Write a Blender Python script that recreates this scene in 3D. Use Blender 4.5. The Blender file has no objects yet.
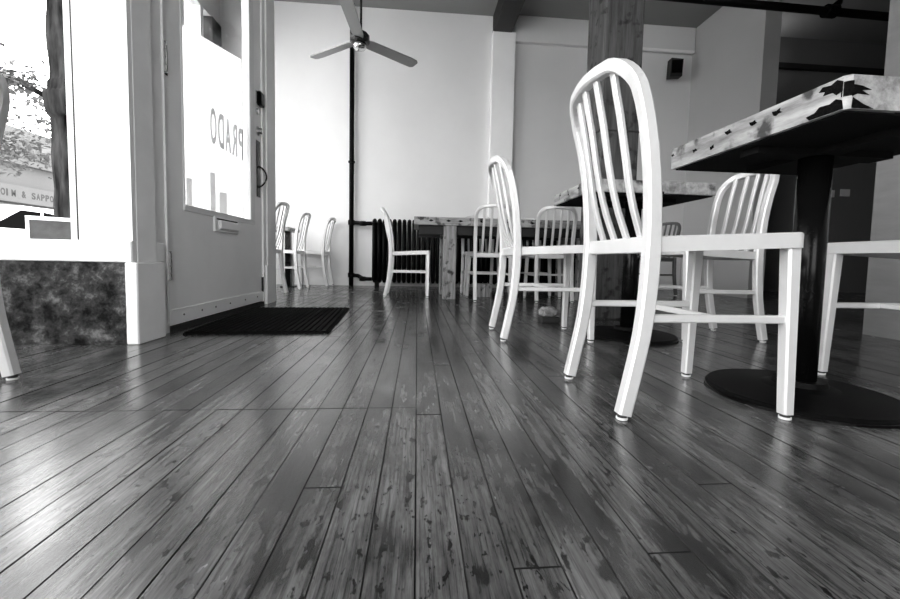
import bpy, bmesh, math, random
from mathutils import Vector, Matrix

random.seed(7)
S = bpy.context.scene
C = S.collection
R = math.radians

# ------------------------------------------------------------------ camera
def set_camera(f=400.0, h=.373, yaw=4.75, pitch=3.5, roll=1.15, sy=-15.8):
    a, b, r = R(yaw), R(pitch), R(roll)
    F = Vector((math.sin(a)*math.cos(b), math.cos(a)*math.cos(b), -math.sin(b)))
    r0 = Vector((math.cos(a), -math.sin(a), 0)); u0 = r0.cross(F)
    Rr = r0*math.cos(r) + u0*math.sin(r); U = u0*math.cos(r) - r0*math.sin(r)
    cd = bpy.data.cameras.new('camera'); cd.sensor_width = 36; cd.lens = 36*f/900
    cd.shift_y = sy/900; cd.clip_start = .02; cd.clip_end = 400
    o = bpy.data.objects.new('camera', cd); C.objects.link(o)
    m = Matrix(((Rr.x, U.x, -F.x, 0), (Rr.y, U.y, -F.y, 0), (Rr.z, U.z, -F.z, h), (0, 0, 0, 1)))
    o.matrix_world = m
    S.camera = o
set_camera()

# ------------------------------------------------------------------ world: pale overcast sky
w = bpy.data.worlds.new('overcast_sky'); S.world = w; w.use_nodes = True
bg = w.node_tree.nodes['Background']
bg.inputs[0].default_value = (1, 1, 1, 1); bg.inputs[1].default_value = 9.5
S.view_settings.view_transform = 'Standard'; S.view_settings.look = 'None'
S.view_settings.gamma = 1; S.view_settings.use_curve_mapping = False
S.view_settings.exposure = 0.0

def portal(name, loc, rot, sx, sy):
    l = bpy.data.lights.new(name, 'AREA'); l.shape = 'RECTANGLE'; l.size = sx; l.size_y = sy
    l.cycles.is_portal = True
    o = bpy.data.objects.new(name, l); C.objects.link(o); o.location = loc; o.rotation_euler = rot

XL, XR, YB, YF, ZC = -2.5, 2.5, 5.4, -3.4, 3.57     # room: street front, right wall, back wall, wall behind the camera, ceiling
portal('portal_street_window', (XL-.1, -1.0, 1.8), (0, R(-90), 0), 2.75, 4.2)
WX0, WX1 = -.6, 1.5
portal('portal_front_window', ((WX0+WX1)/2, YF-.12, 1.82), (R(90), 0, 0), WX1-WX0, 2.75)
portal('portal_entry_window', (-1.93, 1.80, 1.8), (R(-90), 0, 0), 1.1, 2.8)
portal('portal_door', (-1.26, 2.55, 1.5), (0, R(-90), 0), 1.9, .9)
portal('portal_far_window', (XL-.1, 4.4, 1.85), (0, R(-90), 0), 2.7, 1.8)

# ------------------------------------------------------------------ materials (all grey: the photo is black and white)
M = {}
def mat(name, v, rough=.6, metal=0.0, spec=.5, var=0.0, scale=4.0, bump=0.0, bscale=30.0, stretch=(1, 1, 1), detail=6):
    m = bpy.data.materials.new(name); m.use_nodes = True; nt = m.node_tree; n = nt.nodes; L = nt.links
    b = n['Principled BSDF']
    b.inputs['Base Color'].default_value = (v, v, v, 1); b.inputs['Roughness'].default_value = rough
    b.inputs['Metallic'].default_value = metal; b.inputs['Specular IOR Level'].default_value = spec
    if var or bump:
        tc = n.new('ShaderNodeTexCoord'); mp = n.new('ShaderNodeMapping'); mp.inputs['Scale'].default_value = stretch
        L.new(tc.outputs['Object'], mp.inputs[0])
    if var:
        t = n.new('ShaderNodeTexNoise'); t.inputs['Scale'].default_value = scale; t.inputs['Detail'].default_value = detail
        t.inputs['Roughness'].default_value = .6
        L.new(mp.outputs[0], t.inputs['Vector'])
        r = n.new('ShaderNodeValToRGB'); lo, hi = max(v*(1-var), 0), min(v*(1+var), 1)
        r.color_ramp.elements[0].position = .3; r.color_ramp.elements[1].position = .7
        r.color_ramp.elements[0].color = (lo, lo, lo, 1); r.color_ramp.elements[1].color = (hi, hi, hi, 1)
        L.new(t.outputs['Fac'], r.inputs[0]); L.new(r.outputs[0], b.inputs['Base Color'])
    if bump:
        t2 = n.new('ShaderNodeTexNoise'); t2.inputs['Scale'].default_value = bscale; t2.inputs['Detail'].default_value = 5
        L.new(mp.outputs[0], t2.inputs['Vector'])
        bp = n.new('ShaderNodeBump'); bp.inputs['Strength'].default_value = bump; bp.inputs['Distance'].default_value = .01
        L.new(t2.outputs['Fac'], bp.inputs['Height']); L.new(bp.outputs[0], b.inputs['Normal'])
    M[name] = m; return m

mat('aluminium', .70, .36, .30, .5, var=.05, scale=9, bump=.05, bscale=60)
mat('dark_chair', .10, .4, .3)
mat('glide', .75, .5)
mat('rubber', .02, .7)
mat('wall_paint', .70, .75, 0, .3, var=.03, scale=1.5, bump=.04, bscale=50)
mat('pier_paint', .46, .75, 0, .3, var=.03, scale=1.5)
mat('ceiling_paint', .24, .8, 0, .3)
mat('trim_paint', .84, .45, 0, .4, var=.03, scale=3, bump=.05, bscale=25)
mat('door_paint', .94, .4, 0, .4, var=.05, scale=2.5, bump=.06, bscale=18)
mat('jamb_paint', .90, .5, 0, .4, var=.06, scale=4)
mat('black_iron', .003, .5, 0, .06, var=.3, scale=12)
mat('black_steel', .003, .22, 0, .12, var=.3, scale=8)
mat('chrome', .7, .18, 1.0)
mat('brass_dark', .04, .3, .8)
mat('mat_rubber', .004, .85, 0, .06)
mat('fan_blade', .22, .35, .5)
mat('fan_body', .05, .25, .8)
mat('beam', .012, .6)
mat('speaker', .012, .6)
mat('pavement', .55, .9, var=.08, scale=2)
mat('asphalt', .45, .9)
mat('render_white', .10, .9, 0, .1, var=.08, scale=.6)
mat('render_grey', .075, .9, var=.1, scale=.6)
mat('far_window', .055, .3)
mat('bark', .020, .95, 0, .02, var=.97, scale=11, detail=3, bump=.25, bscale=14, stretch=(1, 1, .22))
mat('leaf', .060, .7)
mat('car_paint', .80, .3)
mat('car_glass', .004, .6, 0, 0)
mat('tyre', .02, .8)
mat('print_black', .015, .8)
mat('board', .045, .7, var=.35, scale=10)
mat('dark_paint', .012, .7)
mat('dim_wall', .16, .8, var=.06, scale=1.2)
mat('dark_floor', .03, .5)
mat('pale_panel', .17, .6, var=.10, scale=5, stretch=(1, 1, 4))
mat('canvas', .22, .9, var=.5, scale=40, bump=.6, bscale=40)
mat('under_shade', .006, .95, 0, .1)  # near-black: the shade below the tabletops put into the colour
mat('char', .005, .95, 0, .02, bump=.8, bscale=60)
mat('subfloor', .006, 1)
mat('card', .8, .7)
mat('lamp_metal', .05, .4)

def concrete():
    m = mat('concrete', .12, .9, 0, .2, bump=1.0, bscale=26); nt = m.node_tree; n = nt.nodes; L = nt.links; b = n['Principled BSDF']
    tc = n.new('ShaderNodeTexCoord')
    a = n.new('ShaderNodeTexNoise'); a.inputs['Scale'].default_value = 13; a.inputs['Detail'].default_value = 12; a.inputs['Roughness'].default_value = .72
    L.new(tc.outputs['Object'], a.inputs['Vector'])
    r = n.new('ShaderNodeValToRGB'); e = r.color_ramp.elements
    e[0].position = .40; e[0].color = (.004, .004, .004, 1); e[1].position = .70; e[1].color = (.22, .22, .22, 1)
    x = e.new(.54); x.color = (.045, .045, .045, 1)
    L.new(a.outputs['Fac'], r.inputs[0]); L.new(r.outputs[0], b.inputs['Base Color'])
concrete()

def wood_floor(name):
    m = bpy.data.materials.new(name); m.use_nodes = True; nt = m.node_tree; n = nt.nodes; L = nt.links; b = n['Principled BSDF']
    g = n.new('ShaderNodeNewGeometry'); oi = n.new('ShaderNodeObjectInfo')
    def noise(sc, stretch, det=6, rough=.6, off=True):
        mp = n.new('ShaderNodeMapping'); mp.inputs['Scale'].default_value = stretch
        L.new(g.outputs['Position'], mp.inputs[0])
        if off:
            mu = n.new('ShaderNodeMath'); mu.operation = 'MULTIPLY'; mu.inputs[1].default_value = 37
            L.new(oi.outputs['Random'], mu.inputs[0])
            cb = n.new('ShaderNodeCombineXYZ'); L.new(mu.outputs[0], cb.inputs[2]); L.new(cb.outputs[0], mp.inputs['Location'])
        t = n.new('ShaderNodeTexNoise'); t.inputs['Scale'].default_value = sc; t.inputs['Detail'].default_value = det
        t.inputs['Roughness'].default_value = rough
        L.new(mp.outputs[0], t.inputs['Vector']); return t.outputs['Fac']
    def ramp(fac, p0, c0, p1, c1):
        r = n.new('ShaderNodeValToRGB'); e = r.color_ramp.elements
        e[0].position, e[1].position = p0, p1; e[0].color = (c0, c0, c0, 1); e[1].color = (c1, c1, c1, 1)
        L.new(fac, r.inputs[0]); return r.outputs[0]
    def mul(a, b_):
        x = n.new('ShaderNodeMix'); x.data_type = 'RGBA'; x.blend_type = 'MULTIPLY'; x.inputs[0].default_value = 1
        L.new(a, x.inputs[6]); L.new(b_, x.inputs[7]); return x.outputs[2]
    grain = ramp(noise(22, (5, .35, 1), 8, .7), .30, .055, .70, .19)
    board = ramp(oi.outputs['Random'], 0, .72, 1, 1.15)
    streak = ramp(noise(110, (2.4, .07, 1), 5, .7), .36, .40, .52, 1)
    speck = ramp(noise(70, (1.0, .42, 1), 3, .6, False), .35, .04, .41, 1)
    scuff = ramp(noise(9, (2.0, .5, 1), 8, .75, False), .34, .45, .52, 1)
    stain = ramp(noise(3.1, (1.8, .7, 1), 6, .65, False), .37, .28, .50, 1)
    dirt = ramp(noise(.9, (1, .7, 1), 3, .5, False), .35, .6, .6, 1)
    col = mul(mul(mul(mul(mul(mul(grain, board), streak), speck), scuff), stain), dirt)
    # old stains with a shape of their own
    sx = n.new('ShaderNodeSeparateXYZ'); L.new(g.outputs['Position'], sx.inputs[0])
    def mth(op, a, b_=None, c=None):
        x = n.new('ShaderNodeMath'); x.operation = op
        for i, v in enumerate((a, b_, c)):
            if v is None: continue
            if isinstance(v, (int, float)): x.inputs[i].default_value = v
            else: L.new(v, x.inputs[i])
        return x.outputs[0]
    wob = mth('MULTIPLY_ADD', noise(45, (1.6, .5, 1), 4, .65, False), 2.6, -1.3)
    for (cx, cy, rx, ry, k) in STAINS:
        u = mth('DIVIDE', mth('SUBTRACT', sx.outputs[0], cx), rx); v = mth('DIVIDE', mth('SUBTRACT', sx.outputs[1], cy), ry)
        d = mth('ADD', mth('SQRT', mth('ADD', mth('MULTIPLY', u, u), mth('MULTIPLY', v, v))), wob)
        col = mul(col, ramp(mth('MULTIPLY', d, .5), .22, k, .50, 1))
    L.new(col, b.inputs['Base Color'])
    rr = ramp(noise(5, (2, .8, 1), 5, .6, False), .3, .13, .7, .30)
    L.new(rr, b.inputs['Roughness'])
    b.inputs['Specular IOR Level'].default_value = .75
    bp = n.new('ShaderNodeBump'); bp.inputs['Strength'].default_value = .25; bp.inputs['Distance'].default_value = .0012
    L.new(noise(60, (3, .3, 1), 5), bp.inputs['Height']); L.new(bp.outputs[0], b.inputs['Normal'])
    M[name] = m
STAINS = [(-.347, .525, .020, .034, .06), (-.13, .50, .010, .05, .08), (-.175, .47, .030, .05, .2), (.26, .60, .035, .14, .12), (.36, .47, .05, .09, .3), (.235, .445, .018, .02, .15), (.085, .445, .012, .02, .25), (.13, .78, .05, .06, .4), (-.25, .66, .012, .02, .1), (.45, .70, .03, .2, .35), (.62, .62, .05, .3, .4), (-.42, .43, .05, .05, .4)]
wood_floor('floor_wood')

def wood(name, lo, hi, rough, stretch, sc=9, spots=True):
    m = bpy.data.materials.new(name); m.use_nodes = True; nt = m.node_tree; n = nt.nodes; L = nt.links; b = n['Principled BSDF']
    tc = n.new('ShaderNodeTexCoord'); mp = n.new('ShaderNodeMapping'); mp.inputs['Scale'].default_value = stretch
    L.new(tc.outputs['Object'], mp.inputs[0])
    t = n.new('ShaderNodeTexNoise'); t.inputs['Scale'].default_value = sc; t.inputs['Detail'].default_value = 9; t.inputs['Roughness'].default_value = .68
    L.new(mp.outputs[0], t.inputs['Vector'])
    r = n.new('ShaderNodeValToRGB'); e = r.color_ramp.elements
    e[0].position, e[1].position = .3, .66; e[0].color = (lo, lo, lo, 1); e[1].color = (hi, hi, hi, 1)
    L.new(t.outputs['Fac'], r.inputs[0])
    out = r.outputs[0]
    if spots:
        t2 = n.new('ShaderNodeTexNoise'); t2.inputs['Scale'].default_value = 14; t2.inputs['Detail'].default_value = 4
        L.new(tc.outputs['Object'], t2.inputs['Vector'])
        r2 = n.new('ShaderNodeValToRGB'); r2.color_ramp.elements[0].position = .34; r2.color_ramp.elements[1].position = .44
        r2.color_ramp.elements[0].color = (.12, .12, .12, 1)
        L.new(t2.outputs['Fac'], r2.inputs[0])
        x = n.new('ShaderNodeMix'); x.data_type = 'RGBA'; x.blend_type = 'MULTIPLY'; x.inputs[0].default_value = 1
        L.new(out, x.inputs[6]); L.new(r2.outputs[0], x.inputs[7]); out = x.outputs[2]
    L.new(out, b.inputs['Base Color']); b.inputs['Roughness'].default_value = rough
    bp = n.new('ShaderNodeBump'); bp.inputs['Strength'].default_value = .5; bp.inputs['Distance'].default_value = .004
    L.new(t.outputs['Fac'], bp.inputs['Height']); L.new(bp.outputs[0], b.inputs['Normal'])
    M[name] = m
wood('reclaimed_wood', .10, .46, .55, (3, .5, 3))
wood('reclaimed_wood_x', .10, .46, .55, (.5, 3, 3))
wood('timber_post', .010, .085, .8, (5, 5, .35), 7)
wood('leg_wood', .12, .40, .7, (4, 4, .5), 8)

def glass(name, tint=.97, gl=.06):
    m = bpy.data.materials.new(name); m.use_nodes = True; nt = m.node_tree; n = nt.nodes; L = nt.links
    for x in list(n):
        if x.type != 'OUTPUT_MATERIAL': n.remove(x)
    out = [x for x in n if x.type == 'OUTPUT_MATERIAL'][0]
    tr = n.new('ShaderNodeBsdfTransparent'); tr.inputs[0].default_value = (tint, tint, tint, 1)
    gs = n.new('ShaderNodeBsdfGlossy'); gs.inputs['Roughness'].default_value = .02
    lw = n.new('ShaderNodeLayerWeight'); lw.inputs[0].default_value = .5
    pw = n.new('ShaderNodeMath'); pw.operation = 'POWER'; pw.inputs[1].default_value = 4.5; L.new(lw.outputs['Facing'], pw.inputs[0])
    ma = n.new('ShaderNodeMath'); ma.operation = 'MULTIPLY_ADD'; ma.inputs[1].default_value = .35; ma.inputs[2].default_value = .004; L.new(pw.outputs[0], ma.inputs[0])
    mx = n.new('ShaderNodeMixShader'); L.new(ma.outputs[0], mx.inputs[0]); L.new(tr.outputs[0], mx.inputs[1]); L.new(gs.outputs[0], mx.inputs[2])
    L.new(mx.outputs[0], out.inputs[0]); M[name] = m
glass('window_glass')
def clear_glass():
    m = bpy.data.materials.new('clear_glass'); m.use_nodes = True; nt = m.node_tree; n = nt.nodes
    tr = n.new('ShaderNodeBsdfTransparent'); tr.inputs[0].default_value = (.96, .96, .96, 1)
    n.remove(n['Principled BSDF']); nt.links.new(tr.outputs[0], n['Material Output'].inputs[0]); M['clear_glass'] = m
clear_glass()

def vinyl():
    m = bpy.data.materials.new('vinyl'); m.use_nodes = True; nt = m.node_tree; n = nt.nodes; L = nt.links; b = n['Principled BSDF']
    b.inputs['Base Color'].default_value = (.4, .4, .4, 1)
    tr = n.new('ShaderNodeBsdfTransparent'); mx = n.new('ShaderNodeMixShader'); mx.inputs[0].default_value = .55
    L.new(tr.outputs[0], mx.inputs[1]); L.new(b.outputs[0], mx.inputs[2]); L.new(mx.outputs[0], n['Material Output'].inputs[0])
    M['vinyl'] = m
vinyl()

def emitter(name, s):
    m = bpy.data.materials.new(name); m.use_nodes = True; b = m.node_tree.nodes['Principled BSDF']
    b.inputs['Emission Color'].default_value = (1, 1, 1, 1); b.inputs['Emission Strength'].default_value = s; M[name] = m
emitter('bulb', 6)
def frosted(name='frosted', v=.8, tv=.9):
    m = bpy.data.materials.new(name); m.use_nodes = True; nt = m.node_tree; n = nt.nodes; L = nt.links; b = n['Principled BSDF']
    b.inputs['Base Color'].default_value = (v, v, v, 1)
    tl = n.new('ShaderNodeBsdfTranslucent'); tl.inputs[0].default_value = (tv, tv, tv, 1)
    mx = n.new('ShaderNodeMixShader'); mx.inputs[0].default_value = .75
    L.new(b.outputs[0], mx.inputs[1]); L.new(tl.outputs[0], mx.inputs[2]); L.new(mx.outputs[0], n['Material Output'].inputs[0]); M[name] = m
frosted(); frosted('notice', .6, .72)

# ------------------------------------------------------------------ helpers
def link(name, bm, m, parent=None, smooth=False, loc=None):
    me = bpy.data.meshes.new(name); bmesh.ops.recalc_face_normals(bm, faces=bm.faces[:])
    if smooth:
        for f in bm.faces: f.smooth = True
    bm.to_mesh(me); bm.free(); me.materials.append(M[m])
    o = bpy.data.objects.new(name, me); C.objects.link(o)
    if parent: o.parent = parent
    if loc: o.location = loc
    return o
def tag(o, label=None, cat=None, group=None, kind=None):
    if label: o['label'] = label
    if cat: o['category'] = cat
    if group: o['group'] = group
    if kind: o['kind'] = kind
    return o
def empty(name, loc=(0, 0, 0), rz=0):
    o = bpy.data.objects.new(name, None); C.objects.link(o); o.location = loc; o.rotation_euler = (0, 0, rz)
    o.empty_display_size = .1; return o
def box(bm, x0, x1, y0, y1, z0, z1, bev=0.0):
    r = bmesh.ops.create_cube(bm, size=1)
    bmesh.ops.scale(bm, vec=(abs(x1-x0), abs(y1-y0), abs(z1-z0)), verts=r['verts'])
    bmesh.ops.translate(bm, vec=((x0+x1)/2, (y0+y1)/2, (z0+z1)/2), verts=r['verts'])
    if bev:
        es = list({e for v in r['verts'] for e in v.link_edges})
        bmesh.ops.bevel(bm, geom=es, offset=bev, segments=1, affect='EDGES')
def bx(name, m, parent, *a, bev=0.0):
    bm = bmesh.new(); box(bm, *a, bev=bev); return link(name, bm, m, parent)
def sweep(bm, pts, sizes, ref, corner=.35, closed=False, seg=8):
    """sweep a rounded rectangle (width along ref, height across) along pts"""
    pts = [Vector(p) for p in pts]; N = len(pts); rings = []
    for i, p in enumerate(pts):
        t = (pts[min(i+1, N-1)] - pts[max(i-1, 0)]).normalized()
        a = (Vector(ref) - t*t.dot(Vector(ref))).normalized(); b = t.cross(a)
        wa, wb = sizes[i] if isinstance(sizes, list) else sizes
        wa, wb = wa/2, wb/2; k = corner*min(wa, wb)
        sec = [(wa, wb-k), (wa-k, wb), (-wa+k, wb), (-wa, wb-k), (-wa, -wb+k), (-wa+k, -wb), (wa-k, -wb), (wa, -wb+k)]
        rings.append([bm.verts.new(p + a*u + b*v) for u, v in sec])
    for r0, r1 in zip(rings, rings[1:]):
        for j in range(8): bm.faces.new((r0[j], r0[(j+1) % 8], r1[(j+1) % 8], r1[j]))
    bm.faces.new(rings[0][::-1]); bm.faces.new(rings[-1])
def tube(bm, pts, r, n=10):
    pts = [Vector(p) for p in pts]; N = len(pts); rings = []
    for i, p in enumerate(pts):
        t = (pts[min(i+1, N-1)] - pts[max(i-1, 0)]).normalized()
        up = Vector((0, 0, 1)) if abs(t.z) < .9 else Vector((1, 0, 0))
        a = t.cross(up).normalized(); b = t.cross(a); rr = r[i] if isinstance(r, (list, tuple)) else r
        rings.append([bm.verts.new(p + (a*math.cos(q*2*math.pi/n) + b*math.sin(q*2*math.pi/n))*rr) for q in range(n)])
    for r0, r1 in zip(rings, rings[1:]):
        for j in range(n): bm.faces.new((r0[j], r0[(j+1) % n], r1[(j+1) % n], r1[j]))
    bm.faces.new(rings[0][::-1]); bm.faces.new(rings[-1])
def lathe(bm, prof, n=32, c=(0, 0, 0)):
    rings = []
    for r, z in prof:
        rings.append([bm.verts.new((c[0]+max(r, 1e-4)*math.cos(2*math.pi*q/n), c[1]+max(r, 1e-4)*math.sin(2*math.pi*q/n), c[2]+z)) for q in range(n)])
    for r0, r1 in zip(rings, rings[1:]):
        for j in range(n): bm.faces.new((r0[j], r0[(j+1) % n], r1[(j+1) % n], r1[j]))
    bm.faces.new(rings[0][::-1]); bm.faces.new(rings[-1])
def prism(bm, outline, h, axis='z', base=0.0):
    def P(u, v, q): return {'z': (u, v, q), 'y': (u, q, v), 'x': (q, u, v)}[axis]
    a = [bm.verts.new(P(u, v, base)) for u, v in outline]; b = [bm.verts.new(P(u, v, base+h)) for u, v in outline]
    n = len(a)
    bm.faces.new(a[::-1]); bm.faces.new(b)
    for j in range(n): bm.faces.new((a[j], a[(j+1) % n], b[(j+1) % n], b[j]))
def interp(tab, z):
    for (z0, x0), (z1, x1) in zip(tab, tab[1:]):
        if z <= z1: return x0 + (x1-x0)*(z-z0)/(z1-z0)
    return tab[-1][1]
def smooth_interp(tab, z):
    n = len(tab)
    for i in range(n-1):
        z0, x0 = tab[i]; z1, x1 = tab[i+1]
        if z <= z1 or i == n-2:
            t = (z-z0)/(z1-z0); m = lambda k: (tab[min(k+1, n-1)][1]-tab[max(k-1, 0)][1])/(tab[min(k+1, n-1)][0]-tab[max(k-1, 0)][0])
            d = z1-z0; m0, m1 = m(i)*d, m(i+1)*d
            return (2*t**3-3*t*t+1)*x0 + (t**3-2*t*t+t)*m0 + (-2*t**3+3*t*t)*x1 + (t**3-t*t)*m1
def copy_tree(o, parent=None):
    c = o.copy(); C.objects.link(c); c.parent = parent
    for ch in o.children: copy_tree(ch, c)
    return c
def struct(o): o['kind'] = 'structure'; return o

# ------------------------------------------------------------------ floor: boards run towards the back wall
PW = .0598
bm = bmesh.new(); box(bm, -2.6, 7.2, YF-.1, 5.6, -.05, -.019)
floor = struct(link('floor', bm, 'subfloor'))
def plank_mesh():
    bm = bmesh.new(); a = PW/2-.0004; c = .0009
    sec = [(-a, -.018), (a, -.018), (a, -c), (a-c, 0), (-a+c, 0), (-a, -c)]
    prism(bm, sec, 1.0, 'y', -.5)
    me = bpy.data.meshes.new('plank'); bmesh.ops.recalc_face_normals(bm, faces=bm.faces[:]); bm.to_mesh(me); bm.free()
    me.materials.append(M['floor_wood']); me.materials.append(M['subfloor'])
    for p in me.polygons:
        if p.normal.z < .99: p.material_index = 1
    return me
PM = plank_mesh()
def plank(col, y0, y1):
    o = bpy.data.objects.new('plank', PM); C.objects.link(o); o.parent = floor
    o.location = (.003 + (col+.5)*PW, (y0+y1)/2, random.uniform(-.0006, .0006)); o.scale = (1, (y1-y0)-.0034, 1)
rng = random.Random(3)
fixed = {-3: [.64, .985], 2: [.455], 0: [.94], 5: [.47], 8: [.62], -7: [.985, 1.9]}
for col in range(-41, 42):
    x = (col+.5)*PW
    lo = -.6 if -1.6 < x < 1.6 else .0
    if -1.3 < x < 0 and col not in fixed: joints = [.985]
    else: joints = list(fixed.get(col, []))
    if not joints: joints = [rng.uniform(.9, 3.2)]
    last = joints[-1]
    nxt = last + rng.uniform(1.3, 2.6)
    if nxt < 4.9: joints.append(nxt)
    ys = [lo] + joints + [YB]
    for a, b in zip(ys, ys[1:]):
        plank(col, a, b)
# the boards behind the camera and out of the photo's reach, joined
bm = bmesh.new(); a = PW/2-.001
for col in range(-41, 42):
    x = .003+(col+.5)*PW; y1 = -.6 if -1.6 < (col+.5)*PW < 1.6 else .0
    box(bm, x-a, x+a, YF, y1-.002, -.018, 0)
for col in range(42, 118):
    x = .003+(col+.5)*PW; box(bm, x-a, x+a, .5, YB, -.018, 0)
o = link('plank_remainder', bm, 'floor_wood', floor); o['kind'] = 'stuff'

# ------------------------------------------------------------------ walls and ceiling
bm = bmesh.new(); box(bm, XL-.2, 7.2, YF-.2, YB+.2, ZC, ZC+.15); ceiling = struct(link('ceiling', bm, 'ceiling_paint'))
wb = struct(bx('wall_back', 'wall_paint', None, XL-.2, 3.73, YB, YB+.15, -.02, ZC))
bx('bulkhead', 'wall_paint', wb, 1.235, 3.72, YB-.06, YB, 3.24, ZC)
bx('bulkhead_ledge', 'jamb_paint', wb, 2.95, 3.70, YB-.09, YB-.06, 3.225, 3.255)
bx('pilaster', 'trim_paint', wb, .94, 1.235, YB-.09, YB, 0, 3.335)
struct(bx('baseboard_back', 'wall_paint', None, XL, .93, YB-.018, YB, 0, .10))
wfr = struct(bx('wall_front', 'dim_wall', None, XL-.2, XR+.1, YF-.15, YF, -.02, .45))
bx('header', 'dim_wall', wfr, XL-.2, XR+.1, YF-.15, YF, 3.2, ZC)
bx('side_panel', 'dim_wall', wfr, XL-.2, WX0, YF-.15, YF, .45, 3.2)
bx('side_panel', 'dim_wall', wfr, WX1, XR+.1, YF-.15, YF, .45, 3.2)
win5 = struct(bx('window_5', 'window_glass', None, WX0, WX1, YF-.08, YF-.07, .45, 3.2))
for x in (WX0+.04, (WX0+WX1)/2, WX1-.04): bx('mullion', 'trim_paint', win5, x-.04, x+.04, YF-.12, YF-.03, .45, 3.2)
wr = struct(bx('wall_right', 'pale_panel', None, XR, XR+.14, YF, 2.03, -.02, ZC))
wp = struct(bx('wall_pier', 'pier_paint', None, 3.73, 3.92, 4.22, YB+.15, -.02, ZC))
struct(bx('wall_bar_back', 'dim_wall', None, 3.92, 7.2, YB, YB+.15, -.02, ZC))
struct(bx('wall_bar_side', 'dark_paint', None, 7.05, 7.2, .4, YB, -.02, ZC))
struct(bx('wall_bar_front', 'dark_paint', None, XR+.14, 7.2, .4, .5, -.02, ZC))
tr = struct(bx('trim_rail', 'dark_paint', None, 3.99, 7.0, YB-.05, YB, 3.13, 3.20))
bm = bmesh.new(); box(bm, .945, 1.185, -2.2, YB-.001, 3.33, ZC-.001, bev=.006)
tag(link('ceiling_beam', bm, 'beam'), 'dark timber beam running under the ceiling onto the white pilaster', 'beam')

# street front (left): low base, big panes, posts
def facade(name, y0, y1, mull, wid=''):
    wl = struct(bx(name, 'wall_paint', None, XL-.12, XL, y0, y1, -.02, .42))
    bx('header', 'wall_paint', wl, XL-.12, XL, y0, y1, 3.21, ZC)
    return wl
wl = facade('wall_left', YF, 1.60, [])
bx('end_post', 'trim_paint', wl, XL-.12, XL, 1.60, 1.98, -.02, ZC)
bx('corner_post', 'trim_paint', wl, XL-.12, XL, YF, YF+.2, .42, 3.21)
win2 = struct(bx('window_2', 'window_glass', None, XL-.065, XL-.055, YF+.2, 1.60, .42, 3.21))
bx('sill', 'trim_paint', win2, XL-.03, XL+.05, YF+.2, 1.60, .42, .47, bev=.008)
for y in (-1.75, -.1): bx('mullion', 'trim_paint', win2, XL-.09, XL-.02, y-.03, y+.03, .47, 3.21)
bx('transom_bar', 'trim_paint', win2, XL-.09, XL-.02, YF+.2, 1.60, 2.55, 2.61)
wf = struct(bx('wall_left_far', 'wall_paint', None, XL-.12, XL, 3.33, YB, -.02, .50))
bx('header', 'wall_paint', wf, XL-.12, XL, 3.33, YB, 3.21, ZC)
win3 = struct(bx('window_3', 'window_glass', None, XL-.065, XL-.055, 3.40, 5.18, .50, 3.21))
for y in (3.43, 3.95, 4.62, 5.00): bx('mullion', 'trim_paint', win3, XL-.10, XL-.01, y-.03, y+.03, .50, 3.21)
bx('transom_bar', 'trim_paint', win3, XL-.10, XL-.01, 3.46, 5.18, 2.50, 2.56)
bx('corner_column', 'dark_paint', wf, XL-.12, XL+.02, 5.18, YB, .50, 3.21)
# wing wall of the recessed entry
ww = struct(bx('wall_entry_side', 'trim_paint', None, XL, -1.30, 3.33, 3.41, -.02, .52))
bx('header', 'dim_wall', ww, XL, -1.30, 3.33, 3.41, 3.30, ZC)
win4 = struct(bx('window_4', 'window_glass', None, XL, -1.30, 3.365, 3.372, .52, 3.30))
for x in (-2.46, -1.335): bx('mullion', 'trim_paint', win4, x-.035, x+.035, 3.34, 3.40, .52, 3.30)

# entry window wall: concrete base, sill board, glass, white corner post
YW = 1.72
we = struct(bx('wall_entry', 'concrete', None, XL, -1.160, YW, YW+.22, -.02, .334))
bm = bmesh.new(); box(bm, XL, -1.185, YW-.006, YW+.02, 0, .33)
bmesh.ops.subdivide_edges(bm, edges=[e for e in bm.edges], cuts=1, use_grid_fill=True)
bmesh.ops.delete(bm, geom=bm.verts[:], context='VERTS')
nx, nz = 90, 24
grid = [[bm.verts.new((XL + (-1.155-XL)*i/nx, YW-.004-random.uniform(0, .010)*(1 if 0 < k < nz else 0), .333*k/nz)) for k in range(nz+1)] for i in range(nx+1)]
for i in range(nx):
    for k in range(nz): bm.faces.new((grid[i][k], grid[i+1][k], grid[i+1][k+1], grid[i][k+1]))
link('rough_face', bm, 'concrete', we, smooth=True)
bx('header', 'wall_paint', we, XL, -1.15, YW, YW+.2, 3.25, ZC)
win1 = struct(bx('window_1', 'clear_glass', None, XL, -1.36, YW+.075, YW+.083, .42, 3.25))
bx('sill', 'trim_paint', win1, XL, -1.142, YW-.012, YW+.20, .334, .420, bev=.004)
bx('stop_bead', 'trim_paint', win1, -1.378, -1.352, YW+.004, YW+.10, .42, 3.25)
bx('seal', 'dark_paint', win1, -1.352, -1.342, YW+.0, YW+.06, .42, 3.25)
bx('corner_post', 'trim_paint', win1, -1.342, -1.142, YW-.004, YW+.10, .420, 3.25)
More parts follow.
